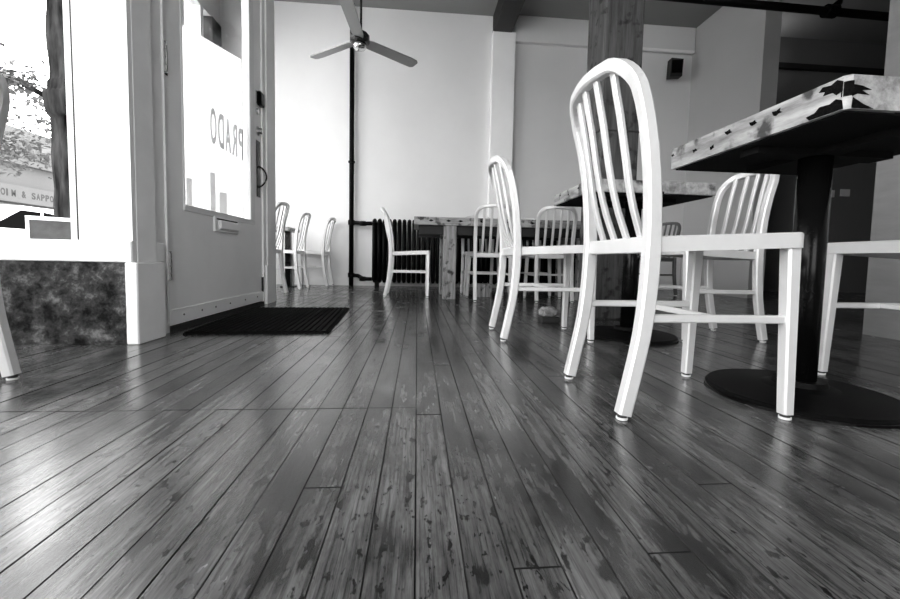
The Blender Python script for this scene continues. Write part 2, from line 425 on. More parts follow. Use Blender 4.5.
# jamb between post and door
jn = struct(bx('trim_1', 'jamb_paint', None, -1.28, -1.160, YW+.10, 1.975, .0, ZC))
bx('casing', 'jamb_paint', jn, -1.160, -1.140, YW+.02, 1.86, .335, 3.25, bev=.002)
bm = bmesh.new(); box(bm, -1.170, -1.122, YW-.014, 1.885, .0, .334, bev=.004); link('plinth', bm, 'jamb_paint', jn)
bm = bmesh.new(); tube(bm, [(-1.157, 1.962, .05), (-1.157, 1.962, 3.2)], .006, 6); link('bead', bm, 'trim_paint', jn)
jf = struct(bx('trim_2', 'jamb_paint', None, -1.30, -1.160, 3.145, 3.41, .0, ZC))
bx('casing', 'jamb_paint', jf, -1.160, -1.148, 3.20, 3.325, .30, 2.7, bev=.002)
bx('plinth', 'jamb_paint', jf, -1.160, -1.142, 3.17, 3.325, .0, .30, bev=.003)
thr = struct(bx('trim_3', 'dark_paint', None, -1.28, -1.158, 1.975, 3.145, .0, .024))
lin = struct(bx('wall_door_head', 'jamb_paint', None, -1.28, -1.160, 1.975, 3.145, 2.75, ZC))

# ------------------------------------------------------------------ entry door
DX = -1.17
door = struct(empty('door_1', (DX, 1.985, 0)))
def dp(name, m, x0, x1, y0, y1, z0, z1, parent=None, bev=.0):
    bm = bmesh.new(); box(bm, x0, x1, y0-1.985, y1-1.985, z0, z1, bev=bev); return link(name, bm, m, parent or door)
T = -.042
dp('stile', 'door_paint', T, 0, 1.988, 2.125, .028, 2.72)
dp('stile', 'door_paint', T, 0, 3.005, 3.138, .028, 2.72)
dp('rail', 'door_paint', T, 0, 2.125, 3.005, .028, .59)
dp('rail', 'door_paint', T, 0, 2.125, 3.005, 2.58, 2.72)
dp('glazing_bead', 'trim_paint', -.02, .006, 2.125, 3.005, .59, .622, bev=.003)
dp('glazing_bead', 'trim_paint', -.02, .006, 2.93, 3.005, .622, 2.58, bev=.003)
dp('glazing_bead', 'trim_paint', -.02, .004, 2.125, 2.14, .622, 2.58, bev=.003)
dp('glass_pane', 'window_glass', -.026, -.022, 2.12, 3.01, .60, 2.58)
kp = dp('kick_plate', 'door_paint', 0, .006, 1.99, 3.135, .030, .105, bev=.0015)
for y in (2.10, 2.27, 2.42, 2.60, 2.82, 3.03):
    bm = bmesh.new(); lathe(bm, [(.006, 0), (.004, .003), (.0, .0035)], 8)
    bmesh.ops.rotate(bm, matrix=Matrix.Rotation(R(90), 3, 'Y'), verts=bm.verts); bmesh.ops.translate(bm, vec=(.006, y-1.985, .07), verts=bm.verts)
    link('screw', bm, 'brass_dark', kp)
# letter plate
lp = dp('letter_plate', 'jamb_paint', 0, .012, 2.415, 2.715, .505, .595, bev=.004)
dp('flap', 'door_paint', .012, .030, 2.445, 2.690, .520, .575, parent=lp, bev=.008)
dp('slot_shadow_gap', 'black_iron', .0121, .0135, 2.435, 2.70, .576, .584, parent=lp)
# hinges
for z in (1.20, .25):
    bm = bmesh.new(); tube(bm, [(.010, -.008, z), (.010, -.008, z+.13)], .011, 10)
    for q in (0, .031, .065, .1, .13): lathe(bm, [(.0125, q-.002), (.0125, q+.002)], 10, (.010, -.008, z))
    h = link('hinge', bm, 'chrome', door)
    bm = bmesh.new(); box(bm, .0, .003, -.026, .030, z-.004, z+.134); link('hinge_leaf', bm, 'black_iron', h)
# rim lock, cylinder, pull handle
rl = dp('rim_lock', 'black_steel', 0, .034, 3.055, 3.132, 1.455, 1.555, bev=.008)
dp('lock_plate', 'chrome', .001, .010, 3.035, 3.055, 1.46, 1.55, parent=rl, bev=.002)
bm = bmesh.new(); lathe(bm, [(.022, 0), (.022, .006), (.014, .010), (.010, .010)], 16)
bmesh.ops.rotate(bm, matrix=Matrix.Rotation(R(90), 3, 'Y'), verts=bm.verts); bmesh.ops.translate(bm, vec=(0, 1.085, 1.41), verts=bm.verts); link('key_cylinder', bm, 'chrome', door, True)
bm = bmesh.new(); lathe(bm, [(.034, 0), (.033, .008), (.022, .014), (.022, .030), (.012, .034)], 20)
bmesh.ops.rotate(bm, matrix=Matrix.Rotation(R(90), 3, 'Y'), verts=bm.verts); bmesh.ops.translate(bm, vec=(0, 1.095, 1.275), verts=bm.verts); link('deadbolt', bm, 'chrome', door, True)
ph = dp('pull_plate', 'black_steel', 0, .006, 3.045, 3.108, .80, 1.205, bev=.002)
bm = bmesh.new(); pts = [(.004+.055*math.sin(math.pi*k/12)**.7, 1.095, .87+.155*k/12) for k in range(13)]; tube(bm, pts, .006, 8); link('pull_handle', bm, 'black_steel', ph, True)
bx2 = dp('bolt', 'brass_dark', 0, .012, 3.125, 3.137, .10, .21)
# reversed lettering on the outside of the glass
def letter_mesh(ch, bold=.012):
    cu = bpy.data.curves.new('t', 'FONT'); cu.body = ch; cu.size = 1; cu.extrude = .002; cu.offset = bold
    o = bpy.data.objects.new('t', cu); C.objects.link(o); bpy.context.view_layer.update()
    dg = bpy.context.evaluated_depsgraph_get(); me = bpy.data.meshes.new_from_object(o.evaluated_get(dg))
    bpy.data.objects.remove(o); bpy.data.curves.remove(cu); return me
def letter(ch, parent, m, mtx, sx, sy, bold=.012):
    me = letter_mesh(ch, bold); xs = [v.co.x for v in me.vertices]; ys = [v.co.y for v in me.vertices]
    x0, x1, y0, y1 = min(xs), max(xs), min(ys), max(ys)
    for v in me.vertices: v.co = mtx @ Vector(((v.co.x-x0)/(x1-x0)*sx, (v.co.y-y0)/(y1-y0)*sy, v.co.z))
    me.materials.clear(); me.materials.append(M[m])
    o = bpy.data.objects.new('letter', me); C.objects.link(o); o.parent = parent; return o
pitch = .0915
for k, ch in enumerate('PRADO'):
    mt = Matrix(((0, 0, -1, -.0290), (-1, 0, 0, (2.897 - k*pitch)-1.985), (0, 1, 0, 1.020), (0, 0, 0, 1)))
    letter(ch, door, 'vinyl', mt, .070, .205)
# white outer door leaf standing open in the recess
lf = empty('frosted_screen', (-1.55, 2.42, 0), R(-23))
bm = bmesh.new(); box(bm, -.004, .004, -.10, .70, .02, 1.765); link('frosted_panel', bm, 'frosted', lf)
for (a0, a1, b0, b1) in ((.26, .30, .55, .85), (.43, .47, .55, .92), (.50, .56, .55, .80)): bx('notice', 'notice', lf, .0045, .006, a0, a1, b0, b1)
bx('leaf_foot', 'trim_paint', lf, -.012, .012, -.06, .66, 0, .02)
tag(lf, 'white frosted panel standing outside, filling the lower part of the door glass', 'panel')

# ------------------------------------------------------------------ door mat
mt_ = empty('door_mat', (-.775, 2.42, 0), R(3.6)); tag(mt_, 'black ribbed rubber door mat on the boards before the door', 'mat')
bx('mat_base', 'mat_rubber', mt_, -.33, .325, -.475, .475, .0006, .007)
bm = bmesh.new()
for k in range(22): box(bm, -.325+k*.0292, -.325+k*.0292+.016, -.472, .472, .007, .013)
for k in range(33): box(bm, -.325, .32, -.472+k*.0292, -.472+k*.0292+.009, .007, .0115)
o = link('ribs', bm, 'mat_rubber', mt_); o['kind'] = 'stuff'

# ------------------------------------------------------------------ chairs
POST = [(0, -.207), (.1, -.186), (.2, -.167), (.3, -.157), (.4, -.153), (.5, -.156), (.6, -.165), (.7, -.182), (.78, -.205), (.87, -.240)]
SLAT = [(.425, -.139), (.45, -.148), (.50, -.168), (.55, -.184), (.60, -.197), (.65, -.207), (.74, -.224), (.80, -.238), (.85, -.248)]
def glides(lg, x, y):
    bm = bmesh.new(); lathe(bm, [(.012, .0), (.0135, .0015), (.0135, .006)], 12, (x, y, 0)); link('glide', bm, 'glide', lg)
    bm = bmesh.new(); lathe(bm, [(.011, .006), (.011, .0135)], 10, (x, y, 0)); link('collar', bm, 'rubber', lg)
def make_chair(m='aluminium'):
    t = empty('chair')
    # seat pan: trapezoid with rounded front corners, dished top
    bm = bmesh.new(); out = []
    for sx, cy in ((.188, 1), (.188, -1)):
        pass
    fr, fw, rw, rc = .224, .186, .168, .022
    for k in range(7):
        a = R(90*k/6); out.append((fr-rc+rc*math.cos(a), -(fw-rc)-rc*math.sin(a)))
    right = out
    left = [(x, -y) for x, y in reversed(right)]
    outline = left + right[:0]
    poly = [(-.160, -rw)] + right[::-1] + [(x, -y) for x, y in right] + [(-.160, rw)]
    def zt(x): return .436 + .018*(x+.16)/.375
    cx = .02
    rings = []
    for s, dz in ((1.0, -.037), (1.0, -.004), (.985, 0.0), (.86, -.002), (.6, -.010), (.25, -.014)):
        rings.append([bm.verts.new((cx+(x-cx)*s, y*s, zt(x)+dz)) for x, y in poly])
    n = len(poly)
    for r0, r1 in zip(rings, rings[1:]):
        for j in range(n): bm.faces.new((r0[j], r0[(j+1) % n], r1[(j+1) % n], r1[j]))
    bm.faces.new(rings[0][::-1]); bm.faces.new(rings[-1])
    link('seat', bm, m, t)
    # rear legs and front legs
    for s in (1, -1):
        bm = bmesh.new(); zs = [.013, .05, .1, .15, .2, .25, .3, .35, .412]
        sweep(bm, [(smooth_interp(POST, z), s*.163, z) for z in zs], [(.033+.004*(z/.41), .031) for z in zs], (1, 0, 0), .3)
        lg = link('leg', bm, m, t)
        glides(lg, POST[0][1]+.001, s*.163)
        bm = bmesh.new(); zs = [.013, .12, .25, .35, .418]
        sweep(bm, [(.203-.001*(z/.42), s*(.178-.016*(z/.42)), z) for z in zs], [(.026+.008*(z/.42), .027+.006*(z/.42)) for z in zs], (1, 0, 0), .3)
        lg = link('leg', bm, m, t)
        glides(lg, .203, s*.178)
        # side stretcher
        bm = bmesh.new(); sweep(bm, [(-.158, s*.163, .243), (.195, s*.167, .243)], (.019, .019), (0, 0, 1), .3); link('stretcher', bm, m, t)
    bm = bmesh.new(); sweep(bm, [(.02, -.163, .243), (.02, .163, .243)], (.016, .014), (0, 0, 1), .3); link('cross_stretcher', bm, m, t)
    # back frame: an arch bowed backwards at its middle
    bm = bmesh.new(); pts = []
    hw, top, rc = .163, .846, .085
    for z in (.412, .46, .52, .58, .64, .70, .74): pts.append((hw + .006*(z-.41)/.35, z))
    for k in range(1, 9):
        a = R(90*k/8); pts.append((hw+.006-rc+rc*math.cos(a), .755+(top-.755)*math.sin(a)))
    pts += [(.045, top+.004)]
    full = pts + [(0, top+.006)] + [(-u, z) for u, z in reversed(pts)]
    P = []
    for u, z in full:
        x = smooth_interp(POST, min(z, .87)); bow = .018*(1-min(1, (u/.165)**2))*max(0, min(1, (z-.5)/.3)); P.append((x-bow, u, z))
    sweep(bm, P, [(.035-.005*max(0, min(1, (p[2]-.45)/.3)), .031) for p in P], (1, 0, 0), .3)
    link('back_frame', bm, m, t)
    # rear seat rail
    bm = bmesh.new(); sweep(bm, [(-.152, -.158, .417), (-.150, 0, .417), (-.152, .158, .417)], (.018, .040), (1, 0, 0), .4); link('back_rail', bm, m, t)
    for u in (-.099, -.033, .033, .099):
        bm = bmesh.new(); zs = [.42, .445, .475, .505, .54, .58, .63, .68, .73, .78, .838]
        sweep(bm, [(smooth_interp(SLAT, z) + .012*(u/.1)**2*min(1, (z-.42)/.2), u*(1-.0*(z-.42)), z) for z in zs], (.012, .021), (1, 0, 0), .4)
        link('slat', bm, m, t)
    return t
first = make_chair()
used = False
def chair(x, y, facing, label, group, dark=False):
    """facing: heading in degrees, 0 = towards +X"""
    global used
    if not used: o = first; used = True
    else: o = copy_tree(first)
    o.location = (x, y, 0); o.rotation_euler = (0, 0, R(facing))
    if dark:
        for c in o.children:
            me = c.data.copy(); me.materials[0] = M['dark_chair']; c.data = me
    tag(o, label, 'chair', group); return o
G1, G2, G3 = 'metal chairs at the small tables', 'metal chairs around the long table', 'metal chairs lined up behind the door'
chair(.697, 1.062, 0.6, 'large brushed metal slat-back chair in the foreground, nearest to the camera', G1)
chair(.612, 1.968, -1.0, 'bright metal slat-back chair directly behind the foreground chair, beside the middle table', G1)
chair(1.478, 1.96, 180, 'metal chair facing left, between the middle table and the near table pedestal', G1)
chair(1.606, 1.080, 180, 'metal chair cut by the right edge, front leg beside the near pedestal', G1)
chair(-1.368, 1.075, 180, 'metal chair cut by the left edge, one leg before the concrete wall base', G1)
chair(-.10, 4.02, 0, 'metal chair in side view before the radiator, at the end of the long table', G2)
chair(.68, 3.74, 91, 'metal chair with back to camera at long table, nearest its wooden leg', G2)
chair(1.25, 3.72, 88, 'metal chair with back to camera at long table, left of the timber post', G2)
chair(.665, 4.25, -90, 'metal chair behind the long table nearest its wooden leg, seen under the tabletop', G2)
chair(1.20, 4.25, -90, 'metal chair behind the long table, left of the timber post, seen under tabletop', G2)
chair(-1.475, 3.86, 180, 'metal chair half hidden by the door jamb, nearest of the row of three', G3)
chair(-1.49, 4.70, 180, 'middle one of three metal chairs in a row behind the door', G3)
chair(-1.305, 5.195, 180, 'last of three metal chairs in a row, next to the black riser pipe', G3)
chair(2.76, 4.50, 200, 'dark slat-back chair far behind the middle table, below the wall speaker', G1, dark=True)

# ------------------------------------------------------------------ tables
def cafe_table(name, label, x0, x1, y0, y1, ztop, th, cx, cy, rb, holes, chip=False):
    t = empty(name, ((x0+x1)/2, (y0+y1)/2, 0)); ox, oy = (x0+x1)/2, (y0+y1)/2
    tag(t, label, 'table', 'small pedestal tables')
    n = 4; wdt = (x1-x0)/n
    for k in range(n):
        bm = bmesh.new(); a, b = x0+k*wdt-ox, x0+(k+1)*wdt-ox
        if chip and k == 0:
            q = y0-oy; prism(bm, [(a, q+.010), (a+.006, q+.004), (a+.010, q), (b-.0008, q), (b-.0008, y1-oy), (a, y1-oy)], th, 'z', ztop-th)
        else: box(bm, a+.0004, b-.0004, y0-oy, y1-oy, ztop-th+random.uniform(0, .002), ztop-random.uniform(0, .0015), bev=.002)
        link('top_board', bm, 'reclaimed_wood', t)
    for yy, zz, s in holes:
        rr = random.Random(int(yy*1000)); pr = []
        for k in range(9):
            q_ = 2*math.pi*k/9; l_ = s*rr.uniform(.55, 1.0)*(1 if k % 2 else .6)
            pr.append((yy-oy+1.5*l_*math.cos(q_), ztop-zz+.85*l_*math.sin(q_)))
        bm = bmesh.new()
        prism(bm, pr, .003, 'x', x0-ox-.0012); link('nail_hole', bm, 'char', t)
    if chip:
        a, q = x0-ox, y0-oy
        bm = bmesh.new(); prism(bm, [(q+.010, ztop-.010), (q+.022, ztop-.003), (q+.034, ztop-.009), (q+.052, ztop-.006), (q+.060, ztop-.014), (q+.046, ztop-.018), (q+.050, ztop-.025), (q+.030, ztop-.026), (q+.022, ztop-.034), (q+.010, ztop-.030)], .003, 'x', a-.0012); link('splintered_hollow', bm, 'char', t)
        bm = bmesh.new(); prism(bm, [(q+.008, ztop-th+.001), (q+.078, ztop-th+.001), (q+.086, ztop-th+.010), (q+.066, ztop-th+.013), (q+.056, ztop-th+.022), (q+.034, ztop-th+.020), (q+.022, ztop-th+.026), (q+.010, ztop-th+.020)], .003, 'x', a-.0012); link('splintered_hollow', bm, 'char', t)
        bm = bmesh.new(); prism(bm, [(a+.010, ztop-.020), (a+.030, ztop-.022), (a+.052, ztop-.029), (a+.030, ztop-.031), (a+.048, ztop-.040), (a+.022, ztop-.038), (a+.010, ztop-.044)], .003, 'y', q-.0012); link('splintered_hollow', bm, 'char', t)
        bm = bmesh.new(); prism(bm, [(a-.0012, q+.012), (a+.005, q+.003), (a+.012, q-.0012), (a+.02, q+.02)], .030, 'z', ztop-.042); link('splintered_hollow', bm, 'char', t)
        bm = bmesh.new(); prism(bm, [(a+.010, ztop-th+.001), (a+.060, ztop-th+.001), (a+.035, ztop-th+.010), (a+.012, ztop-th+.022)], .003, 'y', q-.0012); link('splintered_hollow', bm, 'char', t)
    px, py = cx-ox, cy-oy
    bx('underside_shade', 'under_shade', t, x0-ox+.012, x1-ox-.008, y0-oy+.012, y1-oy-.008, ztop-th-.004, ztop-th+.002)  # added dark sheet, paints the shade under the wooden boards
    bm = bmesh.new(); lathe(bm, [(.038, .02), (.038, ztop-th-.02)], 24, (px, py, 0)); link('pedestal', bm, 'black_steel', t, True)
    bm = bmesh.new(); box(bm, px-.2, px+.2, py-.03, py+.03, ztop-th-.022, ztop-th); box(bm, px-.03, px+.03, py-.2, py+.2, ztop-th-.0222, ztop-th-.0002); link('spider_bracket', bm, 'under_shade', t)  # bracket blackened to sink into the painted shade
    bm = bmesh.new(); lathe(bm, [(rb, 0), (rb, .011), (rb-.006, .017), (rb-.02, .018), (.09, .030), (.065, .036), (.06, .05)], 56, (px, py, 0)); bs = link('base_plate', bm, 'black_iron', t)
    bm = bmesh.new(); lathe(bm, [(rb+.003, .0), (rb+.003, .007), (rb-.004, .010), (rb-.004, .0)], 56, (px, py, 0)); link('base_rim', bm, 'black_steel', bs)
    return t
holes_d = [(1.33, .022, .008), (1.22, .034, .010), (1.145, .045, .010), (1.085, .020, .012), (1.00, .022, .012), (.930, .020, .013)]
cafe_table('cafe_table', 'near cafe table with thick scarred wooden top and splintered corner at upper right', .868, 1.36, .768, 1.335, .765, .068, 1.105, 1.05, .228, holes_d, True)
cafe_table('cafe_table', 'middle cafe table with thick wooden top in front of the timber post', .79, 1.40, 1.80, 2.30, .757, .060, 1.075, 1.94, .225, [(1.95, .02, .008), (2.08, .03, .008), (2.2, .018, .008)])

t = empty('long_table', (.94, 4.02, 0)); tag(t, 'long table of thick old boards on wooden block legs before the radiator', 'table')
for k in range(5):
    bm = bmesh.new(); y = -.35+k*.14; box(bm, -.973, .985, y, y+.139, .682, .755-.001*(k % 2), bev=.003); link('top_board', bm, 'reclaimed_wood_x', t)
bx('apron', 'dark_paint', t, -.93, .94, -.30, -.26, .60, .682); bx('apron', 'dark_paint', t, -.93, .94, .26, .30, .60, .682)
for x in (-.70, .60):
    for y in (-.34, .22):
        bm = bmesh.new(); box(bm, x, x+.118, y, y+.118, 0, .682, bev=.004); link('leg', bm, 'leg_wood', t)
for x in (-.82, -.66, -.55, -.35, -.1, .12):
    bm = bmesh.new(); s = .022; prism(bm, [(x-s, .722), (x, .733), (x+s*1.2, .722), (x, .712)], .003, 'y', -.3515); link('nail_hole', bm, 'char', t)
t = empty('window_table', (-1.86, 4.95, 0)); tag(t, 'small wooden table with a black leg behind the row of chairs', 'table')
bm = bmesh.new(); box(bm, -.40, .39, -.22, .22, .665, .705, bev=.003); link('tabletop', bm, 'reclaimed_wood_x', t)
bx('leg', 'black_steel', t, .29, .35, -.03, .03, .012, .665); bx('base_plate', 'black_steel', t, .24, .40, -.06, .06, 0, .012)

# low wooden box under the long table
t = empty('wooden_crate', (.66, 3.98, 0)); tag(t, 'low pale wooden box on the floor under the long table', 'box')
for k in range(3): bx('slat', 'leg_wood', t, -.075+k*.05, -.075+k*.05+.047, -.06, .06, .003, .125)
bx('lid', 'leg_wood', t, -.08, .08, -.065, .065, .125, .135)
# crumpled bag near the middle table
t = empty('crumpled_bag', (.80, 2.37, 0)); tag(t, 'small crumpled pale bag with dark base on floor near timber post', 'bag')
bm = bmesh.new(); bmesh.ops.create_icosphere(bm, subdivisions=3, radius=1)
rb = random.Random(5)
for v in bm.verts:
    k = 1+.22*math.sin(7*v.co.x+2*v.co.z)*math.cos(5*v.co.y+3*v.co.z)+rb.uniform(-.06, .06)
    v.co = Vector((v.co.x*.062*k, v.co.y*.045*k, .062+v.co.z*.034*k))
link('cloth', bm, 'canvas', t)
bm = bmesh.new(); box(bm, -.05, .065, -.04, .04, 0, .036, bev=.006); link('base', bm, 'rubber', t)

# ------------------------------------------------------------------ timber post
t = empty('timber_post', (1.272, 2.63, 0)); tag(t, 'rough dark timber post rising from floor to ceiling behind middle table', 'post')
bm = bmesh.new(); box(bm, -.13, .13, -.13, .13, 0, ZC-.002, bev=.012)
link('post_shaft', bm, 'timber_post', t)
bm = bmesh.new(); box(bm, -.136, .136, -.136, .136, 1.205, 1.213); link('strap_line', bm, 'dark_paint', t)

# ------------------------------------------------------------------ radiator and pipes
t = empty('radiator', (.82, YB-.235, 0)); tag(t, 'long black cast iron radiator along the back wall behind the long table', 'radiator')
def section_mesh():
    bm = bmesh.new()
    for y in (-.075, 0, .075): tube(bm, [(0, y, .09), (0, y, .80)], .025, 8)
    tube(bm, [(0, -.095, .105), (0, 0, .075), (0, .095, .105)], .024, 8)
    tube(bm, [(0, -.095, .79), (0, -.06, .83), (0, 0, .845), (0, .06, .83), (0, .095, .79)], .025, 8)
    for f in bm.faces: f.smooth = True
    me = bpy.data.meshes.new('section'); bmesh.ops.recalc_face_normals(bm, faces=bm.faces[:]); bm.to_mesh(me); bm.free(); me.materials.append(M['black_iron']); return me
SM = section_mesh()
for k in range(44):
    o = bpy.data.objects.new('section', SM); C.objects.link(o); o.parent = t; o.location = (-1.36+k*.062, 0, 0)
for x in (-1.33, 0, 1.3):
    for y in (-.07, .07): bx('foot', 'black_iron', t, x-.02, x+.02, y-.02, y+.02, 0, .09)
t = empty('riser_pipe', (-.862, YB-.06, 0)); tag(t, 'black vertical riser pipe on back wall with branches to the radiator', 'pipe')
bm = bmesh.new(); tube(bm, [(0, 0, 0), (0, 0, ZC-.002)], .030, 14); link('pipe', bm, 'black_iron', t, True)
for z, zz in ((.815, .805), (.13, .10)):
    bm = bmesh.new(); tube(bm, [(0, 0, z+.01), (.09, -.03, z+.005), (.18, -.14, zz), (.285, -.175, zz)], .026, 10); b_ = link('branch', bm, 'black_iron', t, True)
    bm = bmesh.new(); lathe(bm, [(.03, -.03), (.045, -.025), (.045, .025), (.03, .03)], 14, (.17, -.135, zz)); link('valve', bm, 'black_iron', b_, True)
    bm = bmesh.new(); lathe(bm, [(.042, -.03), (.042, .03)], 14, (0, 0, z+.01)); link('tee', bm, 'black_iron', t)
bm = bmesh.new(); lathe(bm, [(.044, -.01), (.044, .01)], 14, (0, 0, 1.6)); link('clamp', bm, 'black_iron', t)

# ------------------------------------------------------------------ ceiling fan
t = empty('ceiling_fan', (-.575, 4.0, 2.42)); tag(t, 'three-bladed metal ceiling fan hanging on a thin rod', 'fan')
bm = bmesh.new(); tube(bm, [(.01, 0, .05), (.01, 0, ZC-2.42-.06)], .011, 10); link('rod', bm, 'fan_body', t)
bm = bmesh.new(); lathe(bm, [(.02, -.07), (.055, -.06), (.07, 0)], 20, (.01, 0, ZC-2.42-.001)); link('canopy', bm, 'fan_body', t, True)
bm = bmesh.new(); lathe(bm, [(.03, .085), (.075, .075), (.092, .055), (.092, .0), (.07, -.015)], 28); link('motor_housing', bm, 'fan_body', t, True)
bm = bmesh.new(); lathe(bm, [(.062, -.015), (.062, -.05), (.052, -.066), (.02, -.072)], 24); link('hub_cap', bm, 'chrome', t, True)
for a in (38, 144, 268):
    bm = bmesh.new(); out = [(.075, -.045), (.12, -.056), (.57, -.066), (.64, -.060), (.665, -.040), (.66, .035), (.63, .058), (.12, .056), (.075, .045)]
    prism(bm, out, .010, 'z', -.005)
    bmesh.ops.rotate(bm, matrix=Matrix.Rotation(R(-13), 3, 'X'), verts=bm.verts)
    b_ = link('blade', bm, 'fan_blade', t); b_.rotation_euler = (0, 0, R(a)); b_.location = (0, 0, .01)

# ------------------------------------------------------------------ wall speaker, ceiling pipe
t = empty('wall_speaker', (3.39, YB-.13, 2.855)); t.rotation_euler = (0, 0, R(-12)); tag(t, 'small black loudspeaker on the back wall near the corner', 'speaker')
bm = bmesh.new(); prism(bm, [(-.075, 0), (.075, .0), (.075, .21), (-.075, .23)], .13, 'y', -.09)
bmesh.ops.rotate(bm, matrix=Matrix.Rotation(R(6), 3, 'X'), verts=bm.verts); link('cabinet', bm, 'speaker', t)
bx('grille', 'black_iron', t, -.065, .065, -.112, -.092, .03, .19, bev=.003); bx('bracket', 'speaker', t, -.02, .02, .04, .145, .10, .14)
t = empty('ceiling_pipe', (3.6, 3.5, 2.71)); tag(t, 'black pipe with a hanger crossing below the ceiling at top right', 'pipe')
bm = bmesh.new(); tube(bm, [(-3.2, 0, .03), (1.4, 0, -.03), (3.40, 0, -.05)], .034, 14); link('pipe', bm, 'black_iron', t, True)
bm = bmesh.new(); tube(bm, [(.12, 0, .0), (.20, 0, .07), (.27, 0, .12), (.27, 0, ZC-2.711)], .028, 10); link('hanger', bm, 'black_iron', t, True)
bm = bmesh.new(); lathe(bm, [(.055, -.05), (.055, .05)], 14); bmesh.ops.rotate(bm, matrix=Matrix.Rotation(R(90), 3, 'Y'), verts=bm.verts); bmesh.ops.translate(bm, vec=(.12, 0, -.012), verts=bm.verts); link('coupling', bm, 'black_iron', t)

# bar room: a wall lamp washes the ceiling, small cards and a bulb
def bar_lamp():
    t = empty('wall_lamp', (4.55, YB-.10, 3.02)); tag(t, 'small dark uplight high on the dim wall of the bar room', 'lamp')
    bm = bmesh.new(); lathe(bm, [(.04, 0), (.06, .09), (.055, .09), (.035, .01)], 20); link('shade', bm, 'lamp_metal', t)
    l = bpy.data.lights.new('lamp_light', 'POINT'); l.energy = 5; l.shadow_soft_size = .05
    o = bpy.data.objects.new('lamp_light', l); C.objects.link(o); o.parent = t; o.location = (0, -.05, .16)

bar_lamp()
t = empty('wall_bulb', (5.69, YB-.07, .90)); tag(t, 'tiny bright bulb glowing in the dark bar behind the near table', 'lamp')
bm = bmesh.new(); lathe(bm, [(.004, -.035), (.02, -.025), (.028, 0), (.018, .03), (.012, .05)], 14); link('bulb', bm, 'bulb', t, True)
bm = bmesh.new(); tube(bm, [(0, 0, .05), (0, 0, .08), (0, .069, .08)], .012, 8); link('fitting', bm, 'dark_paint', t)
for k in range(3):
    o = bx('price_card', 'card', None, 5.62+k*.24, 5.76+k*.24, YB-.02, YB-.004, 1.36+k*.02, 1.46+k*.02)
    tag(o, ('leftmost', 'middle', 'rightmost')[k]+' of three small pale cards in the dark behind the near table', 'card', 'small cards on the bar wall')

# ------------------------------------------------------------------ outside: pavement, street, tree, car, building
struct(bx('pavement', 'pavement', None, -6.2, XL-.12, -12, 22, -.14, -.02))
struct(bx('pavement_recess', 'pavement', None, XL-.12, -1.28, 1.94, 3.33, -.14, -.012))
struct(bx('pavement_front', 'pavement', None, XL-.12, 9, -12, YF-.15, -.14, -.02))
struct(bx('street', 'asphalt', None, -14.0, -6.2, -14, 26, -.24, -.14))
struct(bx('pavement_far', 'pavement', None, -40.0, -14.0, -20, 40, -.24, -.06))
t = empty('street_tree', (-4.31, 5.5, -.02)); tag(t, 'street tree with dark rough trunk outside the left window', 'tree')
bm = bmesh.new(); rt = random.Random(2); pts = []; rad = []
for k in range(110):
    z = 5.0*k/109; pts.append((.02*math.sin(z*1.3)+.012*z, .02*math.cos(z), z)); r0 = .235 if k > 6 else .30-.01*k
    if abs(z-2.18) < .12: r0 += .035
    if z > 2.45: r0 -= .02
    rad.append(r0+.006*math.sin(9*z))
tube(bm, pts, rad, 64)
for v in bm.verts:
    an = math.atan2(v.co.y, v.co.x); k_ = .010*math.sin(11*an+2.2*math.sin(3.1*v.co.z))+.007*math.sin(23*an-4*v.co.z)
    v.co += Vector((math.cos(an), math.sin(an), 0))*k_
link('trunk', bm, 'bark', t, True)
bm = bmesh.new(); tube(bm, [(-.08, 0, 2.2), (-.5, -.15, 2.42), (-1.0, -.1, 2.6), (-1.5, 0, 2.7)], [.035, .026, .018, .008], 8); link('branch', bm, 'bark', t, True)
bm = bmesh.new(); tube(bm, [(-.05, 0, 3.7), (-.7, -.2, 3.92), (-1.6, -.5, 3.98), (-2.4, -.7, 3.9)], [.07, .05, .04, .02], 8); link('branch', bm, 'bark', t, True)
def leaves(cloud, n, size, seed):
    bm = bmesh.new(); r = random.Random(seed)
    for k in range(n):
        c, rr = cloud[r.randrange(len(cloud))]
        p = Vector(c) + Vector((r.gauss(0, rr[0]), r.gauss(0, rr[1]), r.gauss(0, rr[2])))
        q = Matrix.Rotation(r.uniform(0, 6.28), 3, 'Z') @ Matrix.Rotation(r.uniform(-.9, .9), 3, 'X') @ Matrix.Rotation(r.uniform(-.9, .9), 3, 'Y')
        s = size*r.uniform(.6, 1.3)
        v = [bm.verts.new(p + q @ Vector(a)*s) for a in ((-.5, 0, 0), (-.1, -.24, .06), (.5, 0, 0), (-.1, .24, .06))]
        bm.faces.new((v[0], v[1], v[2])); bm.faces.new((v[0], v[2], v[3]))
    return bm
o = link('foliage', leaves([((-.6, -.1, 2.42), (.16, .2, .08)), ((-1.0, -.1, 2.58), (.22, .2, .1)), ((-1.5, 0, 2.66), (.25, .25, .12)), ((-1.9, 0, 2.6), (.3, .3, .12))], 700, .11, 4), 'leaf', t); o['kind'] = 'stuff'
o = link('foliage', leaves([((-.8, -.3, 3.95), (.3, .2, .06)), ((-1.6, -.5, 3.97), (.4, .2, .06)), ((-2.3, -.7, 3.92), (.4, .3, .08))], 420, .12, 9), 'leaf', t); o['kind'] = 'stuff'
